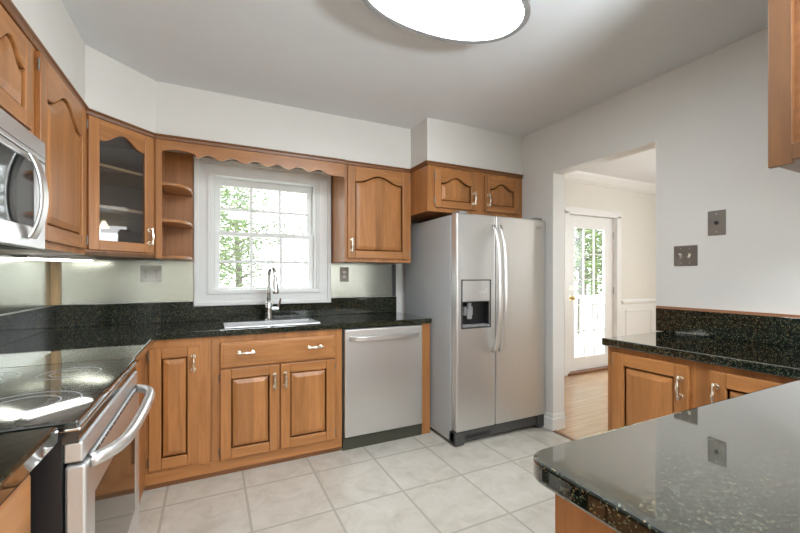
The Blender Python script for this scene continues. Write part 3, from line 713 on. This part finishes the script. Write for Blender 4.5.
bm = B(); box(bm, .050, .300, .058, .069, .874, 1.060); box(bm, .050, .056, .01, .058, .874, 1.060); box(bm, .294, .300, .01, .058, .874, 1.060); box(bm, .056, .294, .01, .058, 1.052, 1.060); obj('recess', bm, 'black', fd)
bm = B(); box(bm, .056, .294, .002, .058, .874, .888); obj('drip_tray', bm, 'grey', fd, bev=.003)
bm = B(); box(bm, .09, .17, .035, .058, .955, 1.02); cyl(bm, (.13, .03, 1.052), (.13, .03, 1.00), .018, .014, 12); box(bm, .11, .15, .018, .030, .93, .995); obj('dispenser_lever', bm, 'grey', fd, bev=.003)
# round-cornered badge on the right door
bm = B(); e = [(.80+.026*math.cos(2*PI*i/40), -.0015, 1.638+.012*math.sin(2*PI*i/40)) for i in range(40)]; tube(bm, e, .0016, 6, closed=True)
tube(bm, [(.78, -.0015, 1.632), (.795, -.0015, 1.641), (.81, -.0015, 1.643), (.821, -.0015, 1.638)], [.001, .002, .002, .001], 6); obj('badge', bm, 'label', fr2)
bm = B(); box(bm, .0, fw, .03, .08, .030, .108); gr = obj('base_grille', bm, 'darkgrey', f, bev=.003)
bm = B(); box(bm, .10, .33, .027, .031, .045, .07); obj('grille_slot', bm, 'black', gr)
for x in (.0, fw-.075): bx('foot_bracket', (x, x+.075, .012, .10, .012, .108), 'darkgrey', f, bev=.006)
for x in (.03, fw-.10): bx('hinge_cover', (x, x+.07, .01, .10, 1.7085, 1.724), 'grey', f, bev=.004)
for x in (.03, fw-.06): bx('foot', (x, x+.03, .06, .09, 0, .012), 'black', f)
for x in (.03, fw-.06): bx('foot', (x, x+.04, .70, .75, 0, .03), 'black', f)

# --- right wall run and the peninsula
c = thing('base_cabinet', 'base cabinet with arched-free raised doors on the right wall below the switch plates', 'cabinet', (1.93, 1.375, 0), -PI/2)
c['label'] = 'two-door base cabinet against the right wall, below the switch plate'
bx('body', (0, .84, 0, .542, .032, .873), 'woodv', c); toe(c, 0, .84)
door(c, .036, .117, .366, .728, 0, 'R', 'top', fr=.062); door(c, .478, .117, .33, .728, 0, 'L', 'top', fr=.062)
ct = thing('granite_countertop', 'granite worktop along the right wall with a low backsplash', 'countertop', (0, 0, CZ0))
bm = B(); box(bm, 1.899, XR-.001, .554, 1.392, 0, .04); obj('slab', bm, 'granite', ct, bev=.006)
bm = B(); box(bm, XR-.021, XR-.001, -.3, 1.432, .0402, .178); obj('backsplash', bm, 'granite', ct, bev=.002)
bm = B(); box(bm, XR-.019, XR-.001, -.3, 1.431, .178, .192); obj('cap_strip', bm, wood('red_wood_strip', (.28, .12, .06), (.42, .2, .1), 'Y'), ct)['label'] = 'thin reddish wooden strip'
c = thing('peninsula_cabinet', 'wooden end of the peninsula cabinet at the lower right', 'cabinet', (.585, -.25, 0))
bx('body', (0.01, 1.335, 0, .775, .032, .873), 'woodv', c)
bm = B(); box(bm, 0, .0095, .715, .775, .0, .873); box(bm, 0, .0095, 0, .06, 0, .873); box(bm, 0, .0095, .06, .715, .80, .873); box(bm, 0, .0095, .06, .715, 0, .10); obj('end_frame', bm, 'woodv', c)
bx('toe_strip', (0.02, 1.31, .01, .765, 0, .032), 'woodd', c)
bm = B(); X0, Y1, rc = .527, .552, .050
pts = [(XR-.001, Y1), (X0+rc, Y1)] + [(X0+rc+rc*math.cos(a), Y1-rc+rc*math.sin(a)) for a in [PI/2+PI/2*i/10 for i in range(1, 11)]] + [(X0, -.28), (XR-.001, -.28)]
prism(bm, pts, 'Z', CZ0, CZ1)
tag(obj('peninsula_countertop', bm, 'granite', bev=.007, seg=3), 'polished granite peninsula worktop with a rounded corner in the right foreground', 'countertop')

# --- ceiling light
t = thing('ceiling_light', 'oval flush ceiling light with a brushed metal rim', 'ceiling light', (.882, 1.350, ZC))
def oval(a, b, n=72, e=2.15):
    o = []
    for i in range(n):
        q = 2*PI*i/n; cc, ss = math.cos(q), math.sin(q)
        o.append((a*abs(cc)**(2/e)*(1 if cc >= 0 else -1), b*abs(ss)**(2/e)*(1 if ss >= 0 else -1)))
    return o
bm = B(); prism(bm, oval(.36, .19), 'Z', -.06, 0); obj('base', bm, 'white', t)
def ringwall(bm, o0, i0, z0, z1):
    n = len(o0); V = [[bm.verts.new((p[0], p[1], z)) for p in q] for q, z in ((o0, z0), (o0, z1), (i0, z1), (i0, z0))]
    for a in range(4):
        A, Bq = V[a], V[(a+1) % 4]
        for k in range(n): bm.faces.new((A[k], A[(k+1) % n], Bq[(k+1) % n], Bq[k]))
bm = B(); ringwall(bm, oval(.392, .228), oval(.366, .202), -.100, -.045); obj('rim', bm, plain('satin_nickel', (.36, .36, .36), .5, .5), t, smooth=True, auto=.6)
bm = B()
loops = [oval(.368, .204), oval(.352, .19), oval(.30, .16), oval(.18, .09)]; zz = (-.080, -.102, -.116, -.124)
V = [[bm.verts.new((p[0], p[1], z)) for p in lp] for lp, z in zip(loops, zz)]
for A, Bq in zip(V, V[1:]):
    for k in range(72): bm.faces.new((A[k], A[(k+1) % 72], Bq[(k+1) % 72], Bq[k]))
bm.faces.new(V[-1]); obj('lens', bm, 'lens', t, smooth=True)
for q in (62, 118, 242, 298):
    a = math.radians(q); x, y = .394*math.cos(a), .230*math.sin(a)
    bm = B(); lathe(bm, [(.002, -.008), (.006, -.005), (.006, .005), (.002, .008)], (x, y, -.078), 10); obj('rim_clip', bm, 'chrome', t)

# --- chandelier in the dining room (seen mirrored in the glass cabinet)
ch = thing('chandelier', 'lit brass chandelier reflected in the glass corner cabinet', 'chandelier', (4.6, 1.34, 2.55))
bm = B(); lathe(bm, [(.06, 0), (.06, -.01), (.02, -.035), (.008, -.04), (.008, -.30), (.03, -.33), (.045, -.38), (.02, -.44), (.006, -.47)], seg=16); obj('stem', bm, 'brass', ch, smooth=True, auto=.6)
for k in range(5):
    a = 2*PI*k/5+.3; cx, cy = math.cos(a), math.sin(a)
    bm = B(); tube(bm, [(.03*cx, .03*cy, -.40), (.12*cx, .12*cy, -.44), (.20*cx, .20*cy, -.40), (.23*cx, .23*cy, -.36), (.25*cx, .25*cy, -.40)], .007, 8); obj('arm', bm, 'brass', ch, smooth=True)
    bm = B(); lathe(bm, [(.02, 0), (.03, -.02), (.055, -.08), (.075, -.12)], (.25*cx, .25*cy, -.40), 16); obj('shade', bm, 'shade', ch, smooth=True)
cl = bpy.data.lights.new('chandelier_glow', 'POINT'); cl.energy = 15; cl.shadow_soft_size = .2; cl.color = (.97, .98, 1)
clo = bpy.data.objects.new('chandelier_glow', cl); C.collection.objects.link(clo); clo.location = (4.6, 1.34, 1.95)
